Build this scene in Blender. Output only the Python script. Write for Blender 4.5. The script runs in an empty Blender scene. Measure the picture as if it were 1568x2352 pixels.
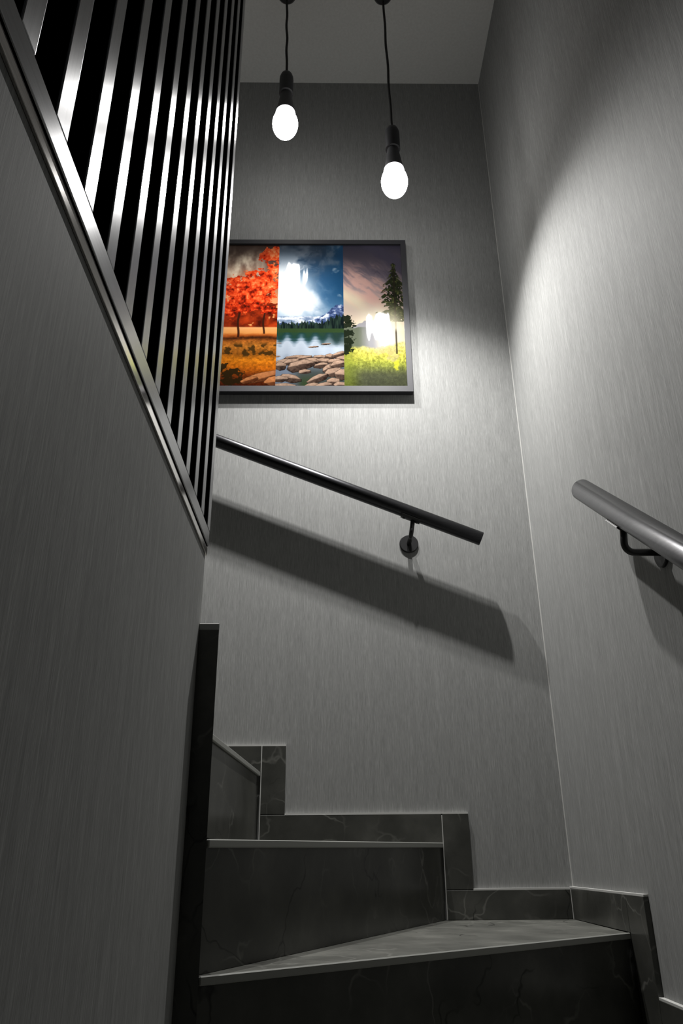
import bpy, bmesh, math, random
import numpy as np
from mathutils import Vector, Matrix

# ------------------------------------------------------------------ scale
S = 2.2            # metres per layout unit (camera to back wall = 1 unit)
Z0 = 0.858         # camera height above the lower floor, metres
def V(x, y, z): return Vector((x * S, y * S, z * S + Z0))

# ------------------------------------------------------------------ camera
C = bpy.context.scene.collection
scene = bpy.context.scene
F_PX, YAW, PITCH, ROLL = 1773.9336, 0.0174656, 0.4233655, -0.0089922
cy, sy, cp, sp = math.cos(YAW), math.sin(YAW), math.cos(PITCH), math.sin(PITCH)
fw = Vector((sy * cp, cy * cp, sp)); rt = Vector((cy, -sy, 0)); up = rt.cross(fw)
cr, sr = math.cos(ROLL), math.sin(ROLL)
rt, up = cr * rt + sr * up, -sr * rt + cr * up
cam = bpy.data.cameras.new('camera')
cam.sensor_fit = 'VERTICAL'; cam.sensor_height = 36.0; cam.lens = F_PX / 2352 * 36.0
cam.clip_start = 0.01
camo = bpy.data.objects.new('camera', cam); C.objects.link(camo)
m = Matrix((rt, up, -fw)).transposed().to_4x4(); m.translation = V(0, 0, 0)
camo.matrix_world = m
scene.camera = camo

# ------------------------------------------------------------------ world, exposure, lamp levels
w = bpy.data.worlds.new('world'); scene.world = w; w.use_nodes = True
w.node_tree.nodes['Background'].inputs[0].default_value = (0.8, 0.9, 1.0, 1)
w.node_tree.nodes['Background'].inputs[1].default_value = 0.007
vs = scene.view_settings
vs.view_transform = 'Standard'; vs.look = 'None'; vs.gamma = 1.0; vs.use_curve_mapping = False
vs.exposure = 0.0
LAMP_POWER = 101.0      # each bulb's downward beam, W
LAMP_CONE = 127.0       # full angle, degrees
LAMP_BLEND = 1.0
BULB_GLOW = 13.0        # radiance of the frosted envelope
LAMP_COLOR = (1.0, 0.985, 0.96)

# ------------------------------------------------------------------ helpers
rng = random.Random(7)
def new_obj(name, bm, mat, parent=None, smooth=False):
    me = bpy.data.meshes.new(name)
    bmesh.ops.recalc_face_normals(bm, faces=bm.faces)
    bm.to_mesh(me); bm.free()
    if smooth:
        for p in me.polygons: p.use_smooth = True
    me.materials.append(mat)
    o = bpy.data.objects.new(name, me); C.objects.link(o)
    if parent is not None:
        o.parent = parent; o.matrix_parent_inverse = Matrix.Translation(-parent.location)
    return o
def thing(name, loc, label, cat, group=None, kind=None):
    o = bpy.data.objects.new(name, None); C.objects.link(o); o.location = loc
    o.empty_display_size = 0.05
    return tag(o, label, cat, group, kind)
def tag(o, label=None, cat=None, group=None, kind=None):
    if label: o['label'] = label
    if cat: o['category'] = cat
    if group: o['group'] = group
    if kind: o['kind'] = kind
    return o
def box_bm(a, b, bevel=0.0, seg=1, bm=None):
    bm = bm or bmesh.new()
    (x0, y0, z0), (x1, y1, z1) = V(*a), V(*b)
    vs_ = [bm.verts.new(p) for p in ((x0,y0,z0),(x1,y0,z0),(x1,y1,z0),(x0,y1,z0),(x0,y0,z1),(x1,y0,z1),(x1,y1,z1),(x0,y1,z1))]
    fs = [bm.faces.new([vs_[i] for i in f]) for f in ((3,2,1,0),(4,5,6,7),(0,1,5,4),(1,2,6,5),(2,3,7,6),(3,0,4,7))]
    if bevel:
        es = list({e for f in fs for e in f.edges})
        bmesh.ops.bevel(bm, geom=es, offset=bevel, segments=seg, affect='EDGES', profile=0.5)
    return bm
def prism_bm(poly, z0, z1, bevel=0.0):
    bm = bmesh.new()
    lo = [bm.verts.new(V(x, y, z0)) for x, y in poly]
    hi = [bm.verts.new(V(x, y, z1)) for x, y in poly]
    n = len(poly)
    bm.faces.new(lo[::-1]); bm.faces.new(hi)
    for i in range(n): bm.faces.new((lo[i], lo[(i+1) % n], hi[(i+1) % n], hi[i]))
    if bevel: bmesh.ops.bevel(bm, geom=list(bm.edges), offset=bevel, segments=1, affect='EDGES')
    return bm
def poly_y_bm(poly, y0, y1):                       # polygon in xz, extruded along y
    bm = bmesh.new()
    a = [bm.verts.new(V(x, y0, z)) for x, z in poly]
    b = [bm.verts.new(V(x, y1, z)) for x, z in poly]
    n = len(poly)
    bm.faces.new(a[::-1]); bm.faces.new(b)
    for i in range(n): bm.faces.new((a[i], a[(i+1) % n], b[(i+1) % n], b[i]))
    return bm
def tube_bm(pts, r, n=20, bm=None, caps=True, cap_bevel=0.0):   # pts in metres
    bm = bm or bmesh.new()
    pts = [Vector(p) for p in pts]
    rings = []
    t0 = (pts[1] - pts[0]).normalized()
    ref = Vector((0, 0, 1)) if abs(t0.z) < 0.9 else Vector((1, 0, 0))
    nrm = (ref - ref.dot(t0) * t0).normalized()
    def ring(c, t, rad):
        bi = t.cross(nrm)
        return [bm.verts.new(c + rad * (math.cos(2*math.pi*k/n) * nrm + math.sin(2*math.pi*k/n) * bi)) for k in range(n)]
    for i, c in enumerate(pts):
        if i == 0: t = t0
        elif i == len(pts) - 1: t = (pts[i] - pts[i-1]).normalized()
        else: t = ((pts[i+1] - pts[i]).normalized() + (pts[i] - pts[i-1]).normalized()).normalized()
        nrm = (nrm - nrm.dot(t) * t).normalized()
        if i == 0 and cap_bevel:
            rings.append(ring(c, t, r - cap_bevel)); rings.append(ring(c + t * cap_bevel, t, r))
        elif i == len(pts) - 1 and cap_bevel:
            rings.append(ring(c - t * cap_bevel, t, r)); rings.append(ring(c, t, r - cap_bevel))
        else: rings.append(ring(c, t, r))
    for a, b in zip(rings, rings[1:]):
        for k in range(n):
            f = bm.faces.new((a[k], a[(k+1) % n], b[(k+1) % n], b[k])); f.smooth = True
    if caps:
        bm.faces.new(rings[0][::-1]); bm.faces.new(rings[-1])
    return bm
def lathe_bm(c, axis, prof, n=32):                 # prof: (radius, distance along axis), metres
    bm = bmesh.new(); axis = Vector(axis).normalized()
    ref = Vector((1, 0, 0)) if abs(axis.x) < 0.9 else Vector((0, 0, 1))
    u = (ref - ref.dot(axis) * axis).normalized(); v = axis.cross(u)
    rings = []
    for r, h in prof:
        p = Vector(c) + axis * h
        if r < 1e-6: rings.append([bm.verts.new(p)])
        else: rings.append([bm.verts.new(p + r * (math.cos(2*math.pi*k/n) * u + math.sin(2*math.pi*k/n) * v)) for k in range(n)])
    for a, b in zip(rings, rings[1:]):
        for k in range(n):
            k2 = (k + 1) % n
            if len(a) == 1: f = bm.faces.new((a[0], b[k2], b[k]))
            elif len(b) == 1: f = bm.faces.new((a[k], a[k2], b[0]))
            else: f = bm.faces.new((a[k], a[k2], b[k2], b[k]))
    if len(rings[0]) > 1: bm.faces.new(rings[0][::-1])
    if len(rings[-1]) > 1: bm.faces.new(rings[-1])
    return bm
def smooth_by_angle(o, deg=35):
    me = o.data
    for p in me.polygons: p.use_smooth = True
    bm = bmesh.new(); bm.from_mesh(me)
    for e in bm.edges:
        e.smooth = len(e.link_faces) == 2 and e.calc_face_angle(0) < math.radians(deg)
    bm.to_mesh(me); bm.free()
    return o

# ------------------------------------------------------------------ materials
def lin(c):
    return tuple((v/255/12.92 if v/255 <= 0.04045 else ((v/255+0.055)/1.055)**2.4) for v in c) + (1,)
class NT:
    def __init__(s, name):
        s.m = bpy.data.materials.new(name); s.m.use_nodes = True; s.t = s.m.node_tree
        s.b = s.t.nodes['Principled BSDF']
    def n(s, typ, **kw):
        x = s.t.nodes.new(typ)
        for k, v in kw.items():
            if k.startswith('i_'): x.inputs[k[2:].replace('_', ' ')].default_value = v
            else: setattr(x, k, v)
        return x
    def l(s, a, b): s.t.links.new(a, b)
    def ramp(s, fac, stops):
        r = s.n('ShaderNodeValToRGB'); e = r.color_ramp.elements
        while len(e) < len(stops): e.new(0.5)
        for q, (p, c) in zip(e, stops): q.position = p; q.color = c if len(c) == 4 else tuple(c) + (1,)
        s.l(fac, r.inputs[0]); return r
    def coords(s, scale):
        tc = s.n('ShaderNodeNewGeometry'); mp = s.n('ShaderNodeMapping'); mp.inputs['Scale'].default_value = scale
        s.l(tc.outputs['Position'], mp.inputs['Vector']); return mp.outputs['Vector']

def mat_simple(name, col, rough=0.5, metal=0.0, spec=0.5):
    k = NT(name); k.b.inputs['Base Color'].default_value = tuple(col) + (1,)
    k.b.inputs['Roughness'].default_value = rough; k.b.inputs['Metallic'].default_value = metal
    k.b.inputs['Specular IOR Level'].default_value = spec
    return k.m
def mat_wallpaper():
    k = NT('ribbed_grey_wallpaper')
    fine = k.n('ShaderNodeTexNoise', i_Scale=1.0, i_Detail=3.0, i_Roughness=0.65); k.l(k.coords((640, 640, 17)), fine.inputs['Vector'])
    dash = k.n('ShaderNodeTexNoise', i_Scale=1.0, i_Detail=2.0, i_Roughness=0.6); k.l(k.coords((900, 900, 48)), dash.inputs['Vector'])
    wide = k.n('ShaderNodeTexNoise', i_Scale=1.0, i_Detail=2.0); k.l(k.coords((70, 70, 2.5)), wide.inputs['Vector'])
    a = k.n('ShaderNodeMath', operation='MULTIPLY'); a.inputs[1].default_value = 0.55; k.l(fine.outputs[0], a.inputs[0])
    b = k.n('ShaderNodeMath', operation='MULTIPLY_ADD'); b.inputs[1].default_value = 0.33; k.l(dash.outputs[0], b.inputs[0]); k.l(a.outputs[0], b.inputs[2])
    c = k.n('ShaderNodeMath', operation='MULTIPLY_ADD'); c.inputs[1].default_value = 0.12; k.l(wide.outputs[0], c.inputs[0]); k.l(b.outputs[0], c.inputs[2])
    r = k.ramp(c.outputs[0], [(0.33, (0.185, 0.188, 0.184)), (0.50, (0.262, 0.265, 0.260)), (0.67, (0.375, 0.378, 0.370))])
    k.l(r.outputs[0], k.b.inputs['Base Color'])
    k.b.inputs['Roughness'].default_value = 0.7; k.b.inputs['Specular IOR Level'].default_value = 0.12
    bp = k.n('ShaderNodeBump', i_Strength=0.2, i_Distance=0.0008); k.l(c.outputs[0], bp.inputs['Height'])
    k.l(bp.outputs[0], k.b.inputs['Normal'])
    return k.m
def mat_ceiling():
    k = NT('painted_ceiling')
    nz = k.n('ShaderNodeTexNoise', i_Scale=1.0, i_Detail=3.0); k.l(k.coords((120, 120, 120)), nz.inputs['Vector'])
    r = k.ramp(nz.outputs[0], [(0.3, (0.62, 0.62, 0.60)), (0.7, (0.68, 0.68, 0.66))])
    k.l(r.outputs[0], k.b.inputs['Base Color']); k.b.inputs['Roughness'].default_value = 0.9
    bp = k.n('ShaderNodeBump', i_Strength=0.1, i_Distance=0.001); k.l(nz.outputs[0], bp.inputs['Height']); k.l(bp.outputs[0], k.b.inputs['Normal'])
    return k.m
def mat_tile(name, tone, rough):
    k = NT(name)
    co = k.coords((1, 1, 1))
    warp = k.n('ShaderNodeTexNoise', i_Scale=5.0, i_Detail=4.0); k.l(co, warp.inputs['Vector'])
    mix = k.n('ShaderNodeMix', data_type='VECTOR'); mix.inputs['Factor'].default_value = 0.22
    k.l(co, mix.inputs['A']); k.l(warp.outputs['Color'], mix.inputs['B'])
    vor = k.n('ShaderNodeTexVoronoi', feature='DISTANCE_TO_EDGE', i_Scale=9.0); k.l(mix.outputs['Result'], vor.inputs['Vector'])
    vein = k.ramp(vor.outputs['Distance'], [(0.0, (1, 1, 1)), (0.028, (0, 0, 0))])
    msk = k.n('ShaderNodeTexNoise', i_Scale=6.0, i_Detail=2.0); k.l(co, msk.inputs['Vector'])
    mr = k.ramp(msk.outputs[0], [(0.48, (0, 0, 0)), (0.66, (0.6, 0.6, 0.6))])
    vm = k.n('ShaderNodeMath', operation='MULTIPLY'); k.l(vein.outputs[0], vm.inputs[0]); k.l(mr.outputs[0], vm.inputs[1])
    cloud = k.n('ShaderNodeTexNoise', i_Scale=7.0, i_Detail=6.0, i_Roughness=0.6); k.l(co, cloud.inputs['Vector'])
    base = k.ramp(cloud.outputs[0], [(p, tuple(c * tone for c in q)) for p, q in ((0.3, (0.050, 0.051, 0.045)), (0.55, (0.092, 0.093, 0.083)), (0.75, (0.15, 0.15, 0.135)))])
    mx = k.n('ShaderNodeMix', data_type='RGBA'); k.l(vm.outputs[0], mx.inputs['Factor'])
    k.l(base.outputs[0], mx.inputs['A']); mx.inputs['B'].default_value = (0.22, 0.22, 0.20, 1)
    v2 = k.n('ShaderNodeTexVoronoi', feature='DISTANCE_TO_EDGE', i_Scale=5.3); k.l(mix.outputs['Result'], v2.inputs['Vector'])
    cr_ = k.ramp(v2.outputs['Distance'], [(0.0, (1, 1, 1)), (0.012, (0, 0, 0))])
    m2 = k.n('ShaderNodeTexNoise', i_Scale=4.0); k.l(k.coords((1.3, 1.1, 0.9)), m2.inputs['Vector'])
    m2r = k.ramp(m2.outputs[0], [(0.55, (0, 0, 0)), (0.62, (1, 1, 1))])
    vm2 = k.n('ShaderNodeMath', operation='MULTIPLY'); k.l(cr_.outputs[0], vm2.inputs[0]); k.l(m2r.outputs[0], vm2.inputs[1])
    mx2 = k.n('ShaderNodeMix', data_type='RGBA'); k.l(vm2.outputs[0], mx2.inputs['Factor'])
    k.l(mx.outputs['Result'], mx2.inputs['A']); mx2.inputs['B'].default_value = (0.008, 0.008, 0.007, 1)
    k.l(mx2.outputs['Result'], k.b.inputs['Base Color'])
    k.b.inputs['Roughness'].default_value = rough; k.b.inputs['Specular IOR Level'].default_value = 0.4
    return k.m
def mat_brushed(name, col, rough, groove, aniso=0.75, nscale=(600, 600, 10)):
    k = NT(name)
    nz = k.n('ShaderNodeTexNoise', i_Scale=1.0, i_Detail=3.0); k.l(k.coords(nscale), nz.inputs['Vector'])
    r = k.ramp(nz.outputs[0], [(0.3, tuple(c * 0.86 for c in col)), (0.7, tuple(min(1, c * 1.12) for c in col))])
    k.l(r.outputs[0], k.b.inputs['Base Color'])
    k.b.inputs['Metallic'].default_value = 1.0; k.b.inputs['Roughness'].default_value = rough
    if groove:
        k.b.inputs['Anisotropic'].default_value = aniso
        t = k.n('ShaderNodeCombineXYZ'); t.inputs[0].default_value, t.inputs[1].default_value, t.inputs[2].default_value = groove
        k.l(t.outputs[0], k.b.inputs['Tangent'])
    return k.m
def mat_bulb():
    k = NT('glowing_frosted_glass')
    out = k.t.nodes['Material Output']; k.t.nodes.remove(k.b)
    tr = k.n('ShaderNodeBsdfTransparent'); em = k.n('ShaderNodeEmission'); ad = k.n('ShaderNodeAddShader')
    tr.inputs[0].default_value = (0.95, 0.95, 0.95, 1)
    em.inputs[0].default_value = LAMP_COLOR + (1,); em.inputs[1].default_value = BULB_GLOW
    k.l(tr.outputs[0], ad.inputs[0]); k.l(em.outputs[0], ad.inputs[1]); k.l(ad.outputs[0], out.inputs['Surface'])
    return k.m
def mat_print():
    k = NT('glossy_photo_print')
    at = k.n('ShaderNodeAttribute', attribute_name='print_colour'); k.l(at.outputs['Color'], k.b.inputs['Base Color'])
    k.b.inputs['Roughness'].default_value = 0.8; k.b.inputs['Specular IOR Level'].default_value = 0.0
    k.b.inputs['Coat Weight'].default_value = 1.0; k.b.inputs['Coat Roughness'].default_value = 0.045
    nz = k.n('ShaderNodeTexNoise', i_Scale=1.0, i_Detail=1.0); k.l(k.coords((30, 30, 3.0)), nz.inputs['Vector'])
    bp = k.n('ShaderNodeBump', i_Strength=0.45, i_Distance=0.004); k.l(nz.outputs[0], bp.inputs['Height']); k.l(bp.outputs[0], k.b.inputs['Coat Normal'])
    return k.m

M_WALL = mat_wallpaper(); M_CEIL = mat_ceiling(); M_TILE = mat_tile('dark_veined_tile', 0.70, 0.28); M_TREAD = mat_tile('lit_veined_tile', 1.30, 0.45)   # one tile, two tones: light on treads, shade on risers painted in
M_TRIM = mat_simple('grey_edge_profile', (0.30, 0.305, 0.285), 0.4)
M_CAULK = mat_simple('pale_sealant', (0.55, 0.55, 0.53), 0.6)
M_SLAT = mat_brushed('brushed_dark_steel_upright', (0.30, 0.30, 0.31), 0.26, (0, 1, 0))
M_RAILB = mat_brushed('brushed_dark_steel_level', (0.30, 0.30, 0.31), 0.26, (0, 0, 1), nscale=(600, 10, 600))
M_POL = mat_brushed('polished_steel_strip', (0.72, 0.69, 0.66), 0.09, None, nscale=(400, 8, 400))
M_HAND = mat_brushed('black_steel_handrail', (0.045, 0.045, 0.048), 0.34, None, nscale=(20, 400, 400))
M_HANDG = mat_brushed('brushed_steel_handrail', (0.08, 0.08, 0.085), 0.28, (0, 0.797, -0.604), 0.85, nscale=(300, 12, 300))
M_BLACK = mat_simple('satin_black_metal', (0.012, 0.012, 0.013), 0.4)
M_CORD = mat_simple('black_cord', (0.01, 0.01, 0.01), 0.7)
M_SOCK = mat_simple('dark_grey_socket', (0.02, 0.02, 0.024), 0.5)
M_FRAME = mat_simple('charcoal_frame', (0.030, 0.030, 0.034), 0.5, 0.0, 0.3)
M_BULB = mat_bulb(); M_PRINT = mat_print()
M_BACK = mat_simple('backing_board', (0.1, 0.09, 0.08), 0.8)
M_PLAST = mat_simple('grey_bulb_collar', (0.05, 0.05, 0.055), 0.5)

# ------------------------------------------------------------------ setting
XR, XL, YL, ZC, ZF = 0.2845, -0.0934, 0.556, 1.342, -0.39
ZT = [-0.0638, 0.0178, 0.0994, 0.1810]             # tread levels, lowest one in view first
R_ = 0.0816
RAIL_Z0, RAIL_Z1, SX = 0.2168, 0.2290, -0.0912     # base rail of the screen and its outer plane

def setting(name, bm, mat, label, cat):
    return tag(new_obj(name, bm, mat), label, cat, kind='structure')
setting('wall_back', box_bm((-0.60, 1.0, ZF), (XR + 0.05, 1.05, ZC)), M_WALL, 'grey ribbed wallpapered end wall carrying the picture and black rail', 'wall')
setting('wall_right', box_bm((XR, -0.62, ZF), (XR + 0.05, 1.0, ZC)), M_WALL, 'grey ribbed wallpapered right wall with the brushed steel rail', 'wall')
bmw = bmesh.new()
poly = [(XL, -0.62), (XL, YL - 0.0150), (XL + 0.0004, YL - 0.0150), (XL - 0.0002, YL), (XL - 0.045, YL), (XL - 0.045, -0.62)]
poly = [(XL, -0.62), (XL, 0.5445), (XL - 0.0022, YL), (XL - 0.045, YL), (XL - 0.045, -0.62)]
setting('wall_left', prism_bm(poly, ZF, RAIL_Z0 - 0.0068), M_WALL, 'grey wallpapered low wall under the metal slat screen', 'wall')
setting('wall_outer', box_bm((-0.65, -0.62, ZF), (-0.60, 1.05, ZC)), M_WALL, 'grey wallpapered outer wall behind the slat screen', 'wall')
setting('ceiling', box_bm((-0.65, -0.20, ZC), (XR + 0.05, 1.05, ZC + 0.05)), M_CEIL, 'plain pale ceiling from which both pendants hang', 'ceiling')
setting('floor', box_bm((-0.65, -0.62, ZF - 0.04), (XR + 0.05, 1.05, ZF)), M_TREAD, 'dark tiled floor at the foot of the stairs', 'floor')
# pale bead in the corner between back and right wall
setting('trim_1', box_bm((XR - 0.0009, 1 - 0.0009, ZT[0] + 0.0315), (XR, 1, ZC)), M_CAULK, 'thin pale sealant line up the corner of back and right walls', 'trim')

# ------------------------------------------------------------------ staircase
st = thing('staircase', V(0.1, 0.7, ZF), 'dark veined tile winder staircase turning left around the low wall', 'staircase', kind='thing')
TT = 0.0050                                         # tile thickness
def seg_poly(p, q, t0, t1):
    """quad along p->q between offsets t0 and t1 to its left"""
    d = Vector((q[0] - p[0], q[1] - p[1])).normalized(); nrm = Vector((-d.y, d.x))
    return [(p[0] + nrm.x * t0, p[1] + nrm.y * t0), (q[0] + nrm.x * t0, q[1] + nrm.y * t0),
            (q[0] + nrm.x * t1, q[1] + nrm.y * t1), (p[0] + nrm.x * t1, p[1] + nrm.y * t1)]
PIV = (-0.0788, 0.5446)
A0, A1 = PIV, (XR - TT, 0.8125)
B0, B1 = (-0.0788, 0.5500), (0.1345, 1.0 - TT)
C0, C1 = (-0.1030, 0.6060), (-0.0850, 1.0 - TT)
D0, D1 = (-0.1390, 0.600), (-0.2900, 1.0 - TT)
G = 0.0012
treads = [
    ([A0, A1, (XR - TT, 1 - TT), (0.1290, 1 - TT), (-0.0835, 0.5525), (-0.0788, 0.5500)], ZT[0], (A0, A1)),
    ([B0, B1, (-0.0910, 1 - TT), (-0.0980, 0.78), (-0.0870, 0.601), (-0.0788, 0.552)], ZT[1], (B0, B1)),
    ([(-0.1030, 0.602), C1, D1, D0], ZT[2], (C0, C1)),
    ([D0, D1, (-0.595, 1 - TT), (-0.595, 0.56), (-0.1390, 0.56)], ZT[3], (D0, D1)),
    ([(XL, 0.42), (XR - TT, 0.42), (XR - TT, A1[1] + 0.0075), (-0.0788, 0.5505), (-0.0788, 0.54), (XL, 0.54)], ZT[0] - R_, ((XL, 0.42), (XR - TT, 0.42))),
    ([(XL, 0.29), (XR - TT, 0.29), (XR - TT, 0.42), (XL, 0.42)], ZT[0] - 2 * R_, ((XL, 0.29), (XR - TT, 0.29))),
    ([(XL, 0.16), (XR - TT, 0.16), (XR - TT, 0.29), (XL, 0.29)], ZT[0] - 3 * R_, ((XL, 0.16), (XR - TT, 0.16))),
]
NZ = 0.0052                                         # height of the edge profile
for poly, z, (p, q) in treads:
    ext = 0.011 if q[0] > 0.25 and q[1] > p[1] else 0.0
    # tread tile stops short of the edge profile
    ins = seg_poly(p, q, 0.0026, 0.01)
    pl = list(poly)
    for i, c in enumerate(pl):
        if c == p: pl[i] = ins[0]
        if c == q: pl[i] = ins[1]
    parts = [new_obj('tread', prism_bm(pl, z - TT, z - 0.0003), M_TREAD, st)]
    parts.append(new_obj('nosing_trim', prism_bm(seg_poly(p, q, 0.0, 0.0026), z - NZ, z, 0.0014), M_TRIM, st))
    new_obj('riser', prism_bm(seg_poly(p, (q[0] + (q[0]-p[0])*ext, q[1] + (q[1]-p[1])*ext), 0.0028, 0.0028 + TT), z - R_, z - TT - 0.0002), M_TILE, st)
    if z == ZT[1]:                                  # this step is laid a little out of level, low towards the pillar
        for o in parts:
            for v in o.data.vertices:
                v.co.z -= 0.0100 * max(0.0, min(1.0, (1.0 - v.co.y / S) / 0.45))
# tiled pillar that the winders turn around
ZP = 0.1560
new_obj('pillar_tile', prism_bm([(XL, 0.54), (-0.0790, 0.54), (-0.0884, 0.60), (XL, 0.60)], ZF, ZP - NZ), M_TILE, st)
new_obj('nosing_trim', prism_bm([(XL, 0.5396), (-0.0788, 0.5396), (-0.0884, 0.60), (XL, 0.60)], ZP - NZ, ZP, 0.0012), M_TRIM, st)

# ------------------------------------------------------------------ skirting
def skirt(parent, a, b):
    return new_obj('skirting_tile', box_bm(a, b, 0.0006), M_TILE, parent)
def caulk(parent, a, b):
    return new_obj('sealant_line', box_bm(a, b), M_CAULK, parent)
g = 0.0004; YS = 1 - TT
bb = thing('baseboard_back', V(0.1, 1.0, 0), 'stepped dark tile skirting along the end wall', 'skirting', kind='structure')
H = 0.0306; CK = 0.0018
skirt(bb, (0.1352, YS, ZT[0]), (XR - TT - g, 1, ZT[0] + H))                     # above the lowest tread
skirt(bb, (0.1352, YS, ZT[0] + H + g*2), (0.1665, 1, ZT[1] + H + 0.0015))       # beside the riser
skirt(bb, (-0.0835, YS, ZT[1]), (0.1340, 1, ZT[1] + H + 0.0015))
skirt(bb, (-0.0835, YS, ZT[1] + H + 0.0023), (-0.0542, 1, ZT[2] + H))
skirt(bb, (-0.2850, YS, ZT[2]), (-0.0845, 1, ZT[2] + H))
skirt(bb, (-0.2850, YS, ZT[2] + H + g*2), (-0.2560, 1, ZT[3] + H))
skirt(bb, (-0.5950, YS, ZT[3]), (-0.2860, 1, ZT[3] + H))
for x0, x1, z in ((0.1665, XR - TT, ZT[0] + H), (-0.0542, 0.1665, ZT[1] + H + 0.0015), (-0.2560, -0.0542, ZT[2] + H), (-0.595, -0.2560, ZT[3] + H)):
    caulk(bb, (x0, YS + 0.0006, z), (x1, 1, z + CK))
for x, z0, z1 in ((0.1346, ZT[0], ZT[1] + H), (-0.0840, ZT[1], ZT[2] + H)):     # pale vertical joints
    caulk(bb, (x - 0.0005, YS + 0.0002, z0), (x + 0.0005, 1, z1))
br = thing('baseboard_right', V(XR, 0.8, 0), 'stepped dark tile skirting along the right wall', 'skirting', kind='structure')
XS = XR - TT
skirt(br, (XS, 0.8130, ZT[0]), (XR, 1 - g, ZT[0] + H + 0.0012))
skirt(br, (XS, 0.7668, ZT[0] - R_), (XR, 0.8122, ZT[0] + H + 0.0012))
z1 = ZT[0] - R_
skirt(br, (XS, 0.4205, z1), (XR, 0.7660, z1 + H + 0.004))
skirt(br, (XS, 0.3750, z1 - R_), (XR, 0.4195, z1 + H + 0.004))
skirt(br, (XS, 0.2905, z1 - R_), (XR, 0.3742, z1 - R_ + H))
caulk(br, (XS + 0.0006, 0.7668, ZT[0] + H + 0.0012), (XR, 1, ZT[0] + H + 0.0012 + CK))
caulk(br, (XS + 0.0006, 0.3750, z1 + H + 0.004), (XR, 0.7668, z1 + H + 0.004 + CK))
caulk(br, (XS - 0.0004, 1 - TT - 0.0010, ZT[0]), (XS + 0.0006, 1 - TT + 0.0002, ZT[0] + H))

# ------------------------------------------------------------------ slat screen on the low wall
sc_ = thing('slat_screen', V(SX, 0.2, RAIL_Z0), 'tall screen of brushed dark steel slats standing on the left wall', 'screen', kind='thing')
DP = 0.0138
new_obj('base_rail', box_bm((SX - DP, -0.30, RAIL_Z0), (SX, 0.5445, RAIL_Z1), 0.0012, 2), M_RAILB, sc_)
o = new_obj('cap_strip', box_bm((XL - 0.030, -0.30, RAIL_Z0 - 0.0066), (SX - 0.0010, 0.5460, RAIL_Z0 - 0.0005), 0.0005, 1), M_POL, sc_); o['label'] = 'polished strip under the base rail'
new_obj('top_rail', box_bm((SX - DP, -0.20, ZC - 0.012), (SX, 0.5465, ZC - 0.0003), 0.0012, 2), M_RAILB, sc_)
for k in range(-6, 13):
    y = 0.1507 + 0.0321 * k
    if k == 12: y = 0.5345
    z0, top = RAIL_Z1 + 0.0001, ZC - 0.0122
    new_obj('slat', box_bm((SX - DP, y, z0), (SX, y + 0.0118, top), 0.0013, 2), M_SLAT, sc_)

# ------------------------------------------------------------------ handrails
def handrail(name, p, q, r, mat, label, grp=None):
    t = thing(name, q, label, 'handrail', kind='thing')
    o = new_obj('rail_tube', tube_bm([p, q], r, 40, cap_bevel=0.0012), mat, t)
    return t
def bracket(t, wall_pt, nrm, rail_c, rail_dir, r_rail):
    wall_pt, nrm, rail_dir = Vector(wall_pt), Vector(nrm), Vector(rail_dir).normalized()
    rr = 0.0290
    o = new_obj('wall_rosette', lathe_bm(wall_pt, nrm, [(rr, 0.0), (rr, 0.0045), (rr - 0.002, 0.0062), (0.0, 0.0062)], 40), M_BLACK, t); smooth_by_angle(o)
    # bent arm: straight out of the wall, then up to the underside of the tube
    reach = (Vector(rail_c) - wall_pt).dot(nrm)
    top = Vector(rail_c) - Vector((0, 0, r_rail / max(0.3, math.sqrt(1 - rail_dir.z ** 2))))
    rad = 0.018; pts = [wall_pt + nrm * 0.004]
    cor = wall_pt + nrm * reach
    topp = Vector((top.x, top.y, top.z + 0.003))
    upv = (topp - cor).normalized()
    for k in range(9):
        a = k / 8 * math.pi / 2
        pts.append(cor - nrm * rad * (1 - math.sin(a)) + upv * rad * (1 - math.cos(a)))
    pts.append(topp)
    new_obj('bracket_arm', tube_bm(pts, 0.0068, 16), M_BLACK, t)
    # saddle plate under the tube
    sd = bmesh.new(); side = rail_dir.cross(Vector((0, 0, 1))).normalized(); dn = side.cross(rail_dir).normalized()
    if dn.z > 0: dn = -dn
    L, n = 0.030, 8
    rows = []
    for e in (-L, L):
        for rad2 in (r_rail + 0.0004, r_rail + 0.0036):
            rows.append([sd.verts.new(Vector(rail_c) + rail_dir * e + rad2 * (dn * math.cos(a) + side * math.sin(a))) for a in [(-0.75 + 1.5 * i / n) for i in range(n + 1)]])
    for a, b in ((0, 2), (1, 3), (0, 1), (2, 3)):
        for i in range(n): sd.faces.new((rows[a][i], rows[a][i+1], rows[b][i+1], rows[b][i]))
    for i in (0, n): sd.faces.new((rows[0][i], rows[1][i], rows[3][i], rows[2][i]))
    new_obj('saddle', sd, M_BLACK, t)
    for e in (-0.020, 0.020):
        c = Vector(rail_c) + rail_dir * e + dn * (r_rail + 0.0034)
        new_obj('screw', lathe_bm(c, dn, [(0.0042, 0), (0.0038, 0.0018), (0.0, 0.0024)], 12), M_BLACK, t)

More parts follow.
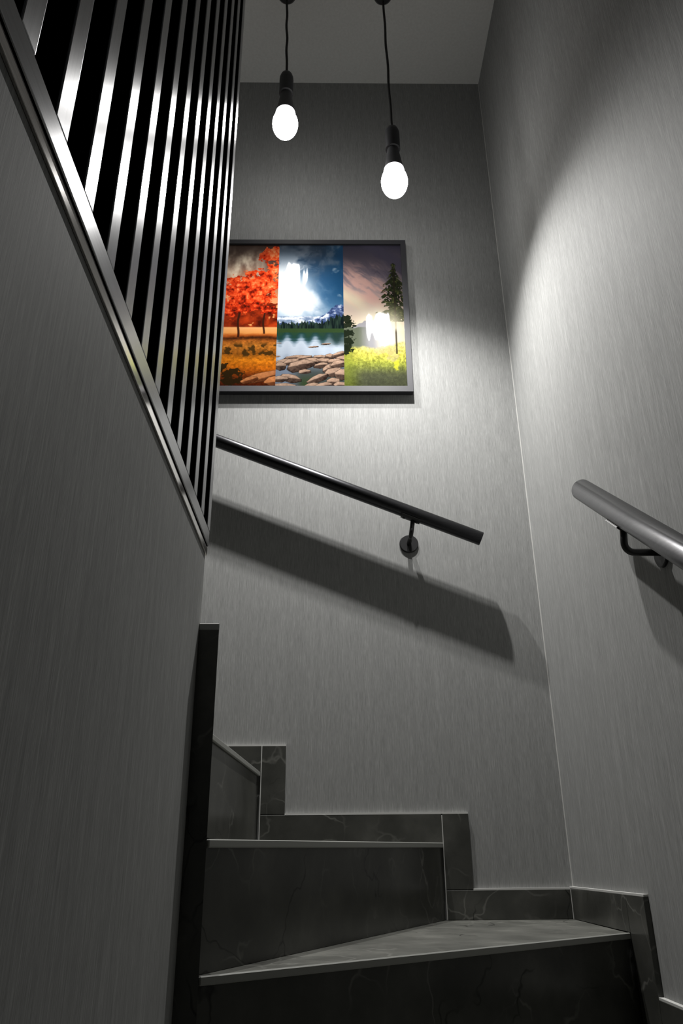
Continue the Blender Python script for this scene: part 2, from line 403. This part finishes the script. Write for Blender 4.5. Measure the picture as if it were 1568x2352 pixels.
# black rail on the end wall
Y1, R1 = 0.9665, 0.0094
e1 = V(0.2063, Y1, 0.3951); slope1 = (0.5486 - 0.3951) / (-0.1633 - 0.2063)
s1 = V(-0.40, Y1, 0.3951 + slope1 * (-0.40 - 0.2063))
h1 = handrail('handrail', s1, e1, R1 * S, M_HAND, 'black round handrail on the end wall below the picture')
for bx in (0.1110, -0.30):
    zc = 0.3951 + slope1 * (bx + 0.0035 - 0.2063)
    bracket(h1, V(bx, 1.0, zc - 0.0320), (0, -1, 0), V(bx + 0.0035, Y1, zc), e1 - s1, R1 * S)
# brushed rail on the right wall
X2, R2 = 0.2520, 0.0106; k2 = X2 / 0.2495
e2 = V(X2, 0.6831 * k2, 0.3315 * k2); d2 = V(X2, 0.5052 * k2, 0.1962 * k2) - e2
s2 = e2 + d2.normalized() * 1.35
h2 = handrail('handrail', s2, e2, R2 * S, M_HANDG, 'brushed steel round handrail on the right wall above its black bracket')
def rail2_at(y):
    t = (y * S - e2.y) / d2.y
    return e2 + d2 * t
for by in (0.6060, 0.20):
    c = rail2_at(by); rc = Vector((c.x, c.y, c.z))
    bracket(h2, Vector((XR * S, c.y + 0.012, c.z - 0.074)), (-1, 0, 0), rc, d2, R2 * S)

# ------------------------------------------------------------------ pendant lamps
def pendant(x, y, zb, cord_top_x, sock_top, label):
    t = thing('pendant_lamp', V(x, y, ZC), label, 'lamp', 'bare bulb pendants over the stair', 'thing')
    cx = cord_top_x
    o = new_obj('ceiling_canopy', lathe_bm(V(cx, y, ZC), (0, 0, -1), [(0.036, 0.0002), (0.037, 0.004), (0.036, 0.036), (0.033, 0.047), (0.026, 0.054), (0.008, 0.057), (0, 0.057)], 40), M_BLACK, t); smooth_by_angle(o)
    top, bot = V(cx, y, ZC - 0.0255), V(x, y, sock_top)
    pts = []
    for i in range(25):
        f = i / 24
        wob = 0.0016 * math.sin(f * 19 + x * 40) * math.sin(math.pi * f)
        pts.append(top.lerp(bot, f) + Vector((wob, wob * 0.6, 0)))
    new_obj('cord', tube_bm(pts, 0.0043, 10), M_CORD, t)
    bz = V(x, y, zb)
    hs = (sock_top - zb) * S                        # socket top above the bulb's middle
    pr = [(0.005, hs + 0.004), (0.012, hs + 0.002), (0.019, hs - 0.006), (0.0232, hs - 0.020), (0.024, hs - 0.034), (0.024, hs - 0.098), (0.020, hs - 0.100), (0.0, hs - 0.100)]
    o = new_obj('socket', lathe_bm(bz, (0, 0, 1), pr, 32), M_SOCK, t); smooth_by_angle(o)
    pr = [(0.0, hs - 0.099), (0.0185, hs - 0.100), (0.0205, hs - 0.115), (0.030, 0.062), (0.033, 0.052), (0.0, 0.050)]
    o = new_obj('bulb_collar', lathe_bm(bz, (0, 0, 1), pr, 32), M_PLAST, t); smooth_by_angle(o)
    pr = [(0.033, 0.046)]
    for i in range(1, 17):
        a = math.radians(50 - (140 * i / 16)); pr.append((max(0.0, 0.0425 * math.cos(a)) if i < 16 else 0.0, 0.058 * math.sin(a)))
    bulb = new_obj('bulb', lathe_bm(bz, (0, 0, 1), pr, 36), M_BULB, t, smooth=True)
    l = bpy.data.lights.new('bulb_beam', 'SPOT'); l.energy = LAMP_POWER; l.color = LAMP_COLOR
    l.spot_size = math.radians(LAMP_CONE); l.spot_blend = LAMP_BLEND; l.shadow_soft_size = 0.014
    lo = bpy.data.objects.new('bulb_beam', l); C.objects.link(lo); lo.location = bz - t.location + Vector((0, 0, -0.005)); lo.parent = t
    return t
pendant(-0.0655, 0.825, 1.0156, -0.0690, 1.127, 'pendant bulb on the shorter black cord, beside the slat screen')
pendant(0.0957, 0.825, 0.8977, 0.0915, 1.008, 'pendant bulb on the longer black cord, hanging lower near the right wall')

# ------------------------------------------------------------------ framed triptych print
YF = 0.9895
fx0, fx1, fz0, fz1 = -0.1960, 0.1279, 0.6462, 0.9447   # outer edges
FWD = 0.0085
pic = thing('framed_picture', V((fx0 + fx1) / 2, 1.0, fz0), 'charcoal framed glossy print of three landscapes on the end wall', 'picture', kind='thing')
def frame_bar(a, b, c, d):                              # mitred quad in xz
    return new_obj('frame_bar', poly_y_bm([a, b, c, d], YF, 0.9995), M_FRAME, pic)
ix0, ix1, iz0, iz1 = fx0 + FWD, fx1 - FWD, fz0 + FWD * 1.15, fz1 - FWD
frame_bar((fx0, fz0), (fx1, fz0), (ix1, iz0), (ix0, iz0))
frame_bar((ix0, iz1), (ix1, iz1), (fx1, fz1), (fx0, fz1))
frame_bar((fx0, fz0), (ix0, iz0), (ix0, iz1), (fx0, fz1))
frame_bar((ix1, iz0), (fx1, fz0), (fx1, fz1), (ix1, iz1))
new_obj('backing_board', box_bm((ix0, 0.9938, iz0), (ix1, 0.9990, iz1)), M_BACK, pic)

# --- print painting: print colour per vertex, some lamp glare painted in
rs = np.random.RandomState(11)
def vnoise(x, y, seed):
    r = np.random.RandomState(seed); T = r.rand(256, 256)
    xi, yi = np.floor(x).astype(int), np.floor(y).astype(int); fx, fy = x - xi, y - yi
    fx, fy = fx*fx*(3-2*fx), fy*fy*(3-2*fy)
    g_ = lambda a, b: T[a & 255, b & 255]
    return (g_(xi, yi)*(1-fx)+g_(xi+1, yi)*fx)*(1-fy) + (g_(xi, yi+1)*(1-fx)+g_(xi+1, yi+1)*fx)*fy
def fbm(x, y, seed, o=5, gain=0.55):
    v = 0; a = 1; n = 0
    for i in range(o):
        v = v + a * vnoise(x * 2**i + 17.3*i, y * 2**i + 9.1*i, seed + i); n += a; a *= gain
    return v / n
def ss(a, b, x): t = np.clip((x - a) / (b - a), 0, 1); return t*t*(3-2*t)
def mixc(c, col, a): return c * (1 - a[..., None]) + np.array(col, float) * a[..., None]
def grad(t, stops):
    xs = [s_[0] for s_ in stops]; cs = np.array([s_[1] for s_ in stops], float)
    return np.stack([np.interp(t, xs, cs[:, i]) for i in range(3)], -1)
ASP = 0.36                                              # panel width over height
def rocks(c, s, t, lst, pal):
    for (cx, cy_, rx, ry, ang, sd) in lst:
        r = random.Random(sd*7 + int(cx*1000)); dx, dy = (s - cx) * ASP, (t - cy_)
        u = (dx*math.cos(ang) + dy*math.sin(ang)) / rx; v = (-dx*math.sin(ang) + dy*math.cos(ang)) / ry
        n_ = r.randrange(7, 10); d = 0.55*np.hypot(u, v) + 0.02
        for i in range(n_):                              # convex angular outline
            a_ = 2*math.pi*(i + r.uniform(-0.3, 0.3))/n_
            d = np.maximum(d, (u*math.cos(a_) + v*math.sin(a_))/r.uniform(0.82, 1.0))
        d = d + 0.14*(fbm(s*60*ASP + sd, t*60 + sd, 90 + sd % 7, 3) - 0.5)
        a = ss(1.03, 0.95, d)
        ridge = r.uniform(-0.25, 0.2) + r.uniform(-0.35, 0.35)*u + 0.25*(fbm(s*30*ASP + sd, t*30, 33, 2) - 0.5)
        top = ss(-0.12, 0.12, v - ridge); tex = 0.5*(fbm(s*70*ASP + sd, t*70, 40 + sd % 5, 4, 0.7) - 0.5)
        sh = np.clip(0.22 + 0.56*top + 0.12*v - 0.10*u + tex, 0, 1)
        rim = ss(1.02, 0.86, d)
        col = (np.array(pal[0])*(1-sh[..., None]) + np.array(pal[1])*sh[..., None]) * (0.35 + 0.65*rim[..., None])
        c = c*(1-a[..., None]) + col*a[..., None]
    return c
def foliage(s, t, blobs, sc, seed, hard=0.16):
    m_ = np.full_like(s, -9.0)
    for cx, cy_, rx, ry in blobs:
        m_ = np.maximum(m_, 1 - np.sqrt(((s-cx)/rx)**2 + ((t-cy_)/ry)**2))
    n_ = 0.5*fbm(s*sc*ASP*2.6, t*sc*2.6, seed, 4, 0.6) + 0.5*fbm(s*sc*ASP*9, t*sc*9, seed + 3, 3, 0.7) - 0.5
    return ss(0.0, hard, np.clip(m_, -9, 0.45) + n_*2.4)
def autumn(s, t):
    c = grad(t, [(0.36, (240,165,95)), (0.5, (235,150,90)), (0.7, (215,150,110)), (0.85, (130,105,92)), (1.0, (62,48,42))])
    cl = fbm(s*3, t*5, 5); c = mixc(c, (250,232,205), ss(0.50, 0.78, cl)*ss(1.0, 0.6, s)*ss(0.45, 0.6, t)*ss(1.02, 0.85, t))
    c = mixc(c, (80,55,48), ss(0.55, 1.0, s)*ss(0.5, 0.85, t)*0.85)
    n_ = fbm(s*8, t*22, 21, 4); n2 = fbm(s*26, t*60, 33, 3)
    lo = foliage(s, t, [(0.55,0.47,0.55,0.13), (0.2,0.47,0.25,0.10), (0.85,0.46,0.3,0.1)], 4, 3)
    red0 = grad(n_, [(0.2, (70,18,8)), (0.5, (130,38,14)), (0.8, (190,62,22))]); c = c*(1-lo[..., None]) + red0*lo[..., None]
    for blobs, sd in (([(0.5,0.60,0.42,0.10), (0.28,0.55,0.28,0.08), (0.75,0.70,0.3,0.08)], 61), ([(0.72,0.77,0.30,0.05), (0.45,0.73,0.25,0.045), (0.88,0.93,0.22,0.07), (0.96,0.84,0.16,0.05), (0.62,0.64,0.3,0.06), (0.9,0.62,0.12,0.03)], 71), ([(0.35,0.66,0.25,0.04), (0.5,0.55,0.3,0.05), (0.85,0.52,0.13,0.03)], 81)):
        a = foliage(s, t, blobs, 5, sd)
        rc = grad(0.5 + 1.25*(n_*0.45 + n2*0.55 - 0.5) + 0.5*(t-0.66), [(0.18, (70,16,6)), (0.34, (150,32,12)), (0.5, (222,62,24)), (0.66, (246,104,52)), (0.85, (255,160,104))])
        c = c*(1-a[..., None]) + rc*a[..., None]
    # pale field, trunks, ground
    g_ = grad(t + 0.02*(fbm(s*6, t*30, 9)-0.5), [(0.0, (70,26,12)), (0.07, (120,52,18)), (0.13, (205,108,22)), (0.18, (222,128,28)), (0.22, (150,86,26)), (0.27, (196,120,44)), (0.305, (175,98,36)), (0.325, (72,34,16)), (0.345, (190,95,36)), (0.36, (240,160,85)), (0.40, (250,180,115))])
    gm = ss(0.405, 0.395, t); tex = 0.65 + 0.7*fbm(s*30, t*90, 14, 4)
    gt = np.where(t < 0.34, tex, 1.0)
    c = c*(1-gm[..., None]) + (g_*gt[..., None])*gm[..., None]
    for tx, w_, b in ((0.42, 0.016, 0.33), (0.80, 0.014, 0.355)):
        a = ss(w_*1.3, w_*0.8, np.abs(s - tx - 0.01*np.sin(t*40))) * (t > b) * (t < 0.50)
        c = mixc(c, (52,24,14), a*0.9)
    bu = ss(0.52, 0.64, fbm(s*11, t*36, 27, 4)) * ss(0.19, 0.21, t) * ss(0.30, 0.27, t); c = mixc(c, (62,44,18), bu*0.85)
    for cx, cy_, rx, ry in ((0.38,0.065,0.17,0.06), (0.12,0.13,0.2,0.03)):
        a = foliage(s, t, [(cx,cy_,rx,ry)], 5, 77); c = mixc(c, (44,34,16), a*0.92)
    c = rocks(c, s, t, [(0.80,0.065,0.105,0.033,0.35,3), (0.62,0.045,0.05,0.022,0.3,9), (0.97,0.04,0.05,0.035,0.2,5)], ((84,42,22),(232,150,92)))
    return c
def lake(s, t):
    c = grad(t, [(0.42, (150,178,205)), (0.55, (70,112,150)), (0.75, (44,82,118)), (1.0, (46,58,74))])
    c = mixc(c, (20,66,104), ss(0.6, 1.0, s)*ss(0.5, 0.7, t)*0.8)
    warp = fbm(s*2.2, t*4, 50) * 1.2
    cl = fbm(s*2.4 + warp, t*5 - warp, 55, 5)
    c = mixc(c, (226,232,238), ss(0.42, 0.68, cl)*ss(0.95, 0.45, s)*ss(0.44, 0.52, t)*ss(1.05, 0.75, t))
    c = mixc(c, (245,248,250), ss(0.42, 0.05, np.hypot((s-0.22)*0.8, (t-0.62)*1.5)))
    c = mixc(c, (120,128,140), 0.5*ss(0.5, 0.72, fbm(s*4 + warp, t*8, 58))*ss(0.6, 0.9, t))
    for k_, (s0, t0, w_) in enumerate(((0.88,0.81,0.05), (0.93,0.62,0.03))):
        a = foliage(s, t, [(s0,t0,w_*1.7,w_*0.5)], 5, 100 + k_, 0.9); c = mixc(c, (190,200,208), a*0.6)
    # far snowy hills and right mountain
    h1_ = 0.455 + 0.018*fbm(s*7, s*0, 15) + 0.01
    a = ss(h1_+0.006, h1_-0.006, t); c = c*(1-a[..., None]) + grad(fbm(s*14, t*50, 17), [(0.35, (120,140,170)), (0.65, (236,240,246))])*a[..., None]
    h2_ = 0.43 + 0.125*ss(0.38, 1.0, s) + 0.035*(fbm(s*9, s*0+3, 19)-0.5)
    a = ss(h2_+0.004, h2_-0.004, t); snow = fbm(s*16, t*60, 23)
    mc = grad(snow + 3.2*(t-h2_+0.03), [(0.35, (42,58,98)), (0.55, (84,104,150)), (0.72, (226,232,242))])
    c = c*(1-a[..., None]) + mc*a[..., None]
    # tree line
    th = 0.418 + 0.028*vnoise(s*46, s*0, 29) + 0.022*vnoise(s*90, s*0+5, 31) + 0.055*ss(0.55, 1.0, s) - 0.012
    a = ss(th+0.003, th-0.003, t); tc = grad(vnoise(s*70, t*30, 35), [(0.2, (14,24,26)), (0.8, (44,62,52))])
    c = c*(1-a[..., None]) + tc*a[..., None]
    a = ss(0.394, 0.388, t); c = mixc(c, (50,72,40), a)
    # lake
    a = ss(0.366, 0.360, t)
    rip = fbm(s*5, t*110, 37, 3)
    lc = grad(t + 0.03*(rip-0.5) + 0.02*np.sin(s*30), [(0.14, (120,132,150)), (0.20, (178,190,206)), (0.28, (196,208,222)), (0.305, (140,160,176)), (0.325, (50,82,86)), (0.345, (34,66,60)), (0.366, (40,70,50))])
    c = c*(1-a[..., None]) + lc*a[..., None]
    c = mixc(c, (36,54,50), a*ss(0.5, 0.95, s)*ss(0.25, 0.31, t)*0.7)
    c = mixc(c, (64,70,66), ss(0.17, 0.08, t)*ss(0.15, 0.4, s)*0.9)
    c = mixc(c, (58,74,48), ss(0.10, 0.02, t)*ss(0.3, 0.42, s)*ss(0.62, 0.5, s))
    L = []
    r = random.Random(5)
    for cx, cy_, rx, ry in ((0.02,0.20,0.02,0.006),(0.04,0.29,0.015,0.004),(0.55,0.265,0.03,0.006),(0.73,0.285,0.03,0.007)): L.append((cx,cy_,rx,ry,0.1,int(cx*50)))
    for cx, cy_, rx, ry, an in ((0.30,0.195,0.075,0.014,0.1),(0.42,0.19,0.05,0.018,0.2),(0.66,0.195,0.045,0.016,0),(0.80,0.20,0.035,0.02,0),(0.93,0.215,0.045,0.02,0.3),(0.12,0.165,0.05,0.02,0.2),(0.97,0.18,0.04,0.028,0),
          (0.22,0.165,0.05,0.022,0.3),(0.52,0.165,0.065,0.03,0.1),(0.72,0.17,0.05,0.02,-0.2),(0.86,0.165,0.04,0.025,0),(0.07,0.135,0.035,0.034,0.1),(0.37,0.14,0.085,0.036,0.25),(0.66,0.14,0.045,0.022,0.2),(0.78,0.125,0.045,0.026,0.5),(0.92,0.15,0.05,0.026,0.2),
          (0.42,0.10,0.035,0.017,0.1),(0.84,0.095,0.05,0.030,0.4),(0.97,0.08,0.045,0.042,0.1),(0.22,0.055,0.06,0.030,-0.2),(0.62,0.055,0.065,0.026,0.5),(0.06,0.05,0.05,0.022,0.1),(0.84,0.035,0.04,0.030,0),(0.12,0.005,0.075,0.022,0),(0.54,0.01,0.05,0.02,0.1),(0.70,0.012,0.05,0.02,0.2),(0.95,0.015,0.045,0.022,0)):
        L.append((cx, cy_, rx, ry, an, r.randrange(60)))
    c = rocks(c, s, t, L, ((44,32,28),(206,172,148)))
    return c
def meadow(s, t):
    c = grad(t, [(0.35, (226,206,176)), (0.5, (205,186,170)), (0.65, (160,142,142)), (0.82, (104,94,104)), (1.0, (58,55,70))])
    w_ = fbm(s*2, t*3, 60); st_ = fbm(s*2.2 + t*2, t*13 + s*3.5 + w_*2, 63, 5)
    c = mixc(c, (208,164,152), ss(0.5, 0.70, st_)*ss(0.45, 0.6, t)*ss(0.93, 0.75, t)*0.85)
    c = mixc(c, (70,66,84), ss(0.52, 0.30, st_)*ss(0.6, 0.8, t)*0.7)
    c = mixc(c, (222,212,178), ss(0.10, 0.0, np.abs((t-0.60) + 0.22*(s-0.15)))*ss(0.55, 0.2, s)*0.7)
    c = mixc(c, (255,248,222), ss(0.42, 0.02, np.hypot((s-0.58)*0.75, (t-0.36)*1.6)))  # pale glow: bright sky plus the lamp's reflection painted into the print
    hh = 0.40 + 0.035*ss(0.25, 0.0, np.abs(s-0.36)) + 0.012*vnoise(s*20, s*0, 66)
    a = ss(hh+0.004, hh-0.004, t)*ss(0.7, 0.45, s); c = mixc(c, (132,134,148), a*0.75)
    hh = 0.385 + 0.02*vnoise(s*12, s*0, 67); a = ss(hh+0.004, hh-0.004, t)*ss(0.45, 0.2, s); c = mixc(c, (96,104,84), a*0.9)
    # meadow
    gh = 0.245 + 0.03*fbm(s*6, s*0, 68) + 0.03*ss(0.5, 1.0, s)
    a = ss(gh+0.012, gh-0.012, t)
    n_ = fbm(s*34, t*80, 69, 4, 0.7)
    gc = grad(t + 0.05*(fbm(s*7, t*16, 70)-0.5), [(0.0, (70,76,44)), (0.06, (92,98,62)), (0.11, (112,118,66)), (0.16, (160,166,70)), (0.22, (206,198,88)), (0.27, (224,214,130))]) * (0.55 + 0.9*n_)[..., None]
    gc = mixc(gc, (120,132,44), ss(0.3, 0.05, s)*0.55)
    gc = mixc(gc, (74,76,66), ss(0.13, 0.07, t)*ss(0.15, 0.35, s)*0.55)
    c = c*(1-a[..., None]) + np.clip(gc, 0, 255)*a[..., None]
    c = mixc(c, (196,180,140), foliage(s, t, [(0.68,0.24,0.2,0.03), (0.78,0.20,0.1,0.03)], 6, 73)*0.55)
    c = mixc(c, (235,232,60), foliage(s, t, [(0.84,0.145,0.05,0.035)], 6, 75, 0.6)*0.7)
    # pine
    def pine(c, cx, t0, t1, wmax, sd, lean=0.0):
        f = np.clip((t1 - t)/(t1 - t0), 0, 1); x0 = cx + lean*(t - t0)
        d = np.abs(s - x0)
        ly = t*26 + 3*(d/0.4)
        edge = wmax*(0.10 + 0.90*f**0.8)*(0.52 + 0.48*np.abs(np.sin(ly*math.pi)) ) * (0.6 + 0.8*vnoise(s*0 + sd, t*34, sd))
        n_ = fbm(s*24, t*66, sd + 4, 4, 0.7)
        a = ss(0.0, 0.035, edge - d + 0.22*wmax*(n_-0.5)) * ss(0.42, 0.50, n_ + 0.25*(1-d/np.maximum(edge, 0.01))) * (t > t0)*(t < t1)
        col = grad(n_, [(0.3, (18,22,14)), (0.6, (50,56,32)), (0.8, (104,104,58))])
        c = c*(1-a[..., None]) + col*a[..., None]
        tr_ = ss(0.018, 0.010, d)*(t < t1 - 0.04)*(t > 0.22); return mixc(c, (40,34,26), tr_*0.75)
    c = pine(c, 0.86, 0.44, 0.865, 0.30, 80, 0.0)
    c = mixc(c, (255,246,214), 0.8*ss(0.62, 0.42, t)*ss(0.36, 0.40, t)*ss(0.40, 0.62, s)*ss(1.15, 0.8, s))  # painted lamp glare washing over the pine trunk
    for y_, w_ in ((0.455,0.12), (0.42,0.22), (0.36,0.14), (0.31,0.17), (0.27,0.12), (0.245,0.16)):
        a = foliage(s, t, [(0.0, y_, w_, 0.026)], 9, int(y_*1000)); c = mixc(c, (26,34,22), a*0.95)
    return c
def to_lin(c):
    c = np.clip(c, 0, 255)/255; return np.where(c <= 0.04045, c/12.92, ((c+0.055)/1.055)**2.4)
PX = [ix0, -0.0824 * 0.9932, 0.0238 * 0.9932, ix1]
FULL = PX[2] - PX[1]
for i, (fn, lab, mirror) in enumerate(((autumn, 'print panel with a red autumn tree', 1), (lake, 'print panel with a mountain lake and boulders', 0), (meadow, 'print panel with a pine over a sunny meadow', 0))):
    x0, x1 = PX[i], PX[i+1]
    nx, ny = 190, 460
    xs = np.linspace(x0, x1, nx); zs = np.linspace(iz0, iz1, ny)
    X, Z = np.meshgrid(xs, zs)
    sfull = (X - x1)/FULL + 1 if mirror else (X - x0)/FULL
    if i == 2: sfull = (X - x0)/(x1 - x0)
    tt = (Z - iz0)/(iz1 - iz0)
    col = to_lin(fn(sfull, tt)) / (2.5 - 1.0 * tt)[..., None]  # colour deepens towards the bottom to offset stronger lamp light there
    co = np.stack([X*S, np.full_like(X, 0.9932*S), Z*S + Z0], -1).reshape(-1, 3)
    idx = np.arange(nx*ny).reshape(ny, nx)
    q = np.stack([idx[:-1, :-1], idx[:-1, 1:], idx[1:, 1:], idx[1:, :-1]], -1).reshape(-1, 4)
    me = bpy.data.meshes.new('print_panel')
    me.vertices.add(len(co)); me.vertices.foreach_set('co', co.ravel())
    me.loops.add(q.size); me.loops.foreach_set('vertex_index', q.ravel().astype(np.int32))
    me.polygons.add(len(q)); me.polygons.foreach_set('loop_start', np.arange(0, q.size, 4, dtype=np.int32))
    me.update(calc_edges=True)
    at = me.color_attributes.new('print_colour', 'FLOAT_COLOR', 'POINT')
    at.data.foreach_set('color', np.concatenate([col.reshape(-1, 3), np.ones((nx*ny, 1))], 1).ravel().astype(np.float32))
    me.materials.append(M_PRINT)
    o = bpy.data.objects.new('print_panel', me); C.objects.link(o)
    o.parent = pic; o.matrix_parent_inverse = Matrix.Translation(-pic.location)
    o['label'] = lab
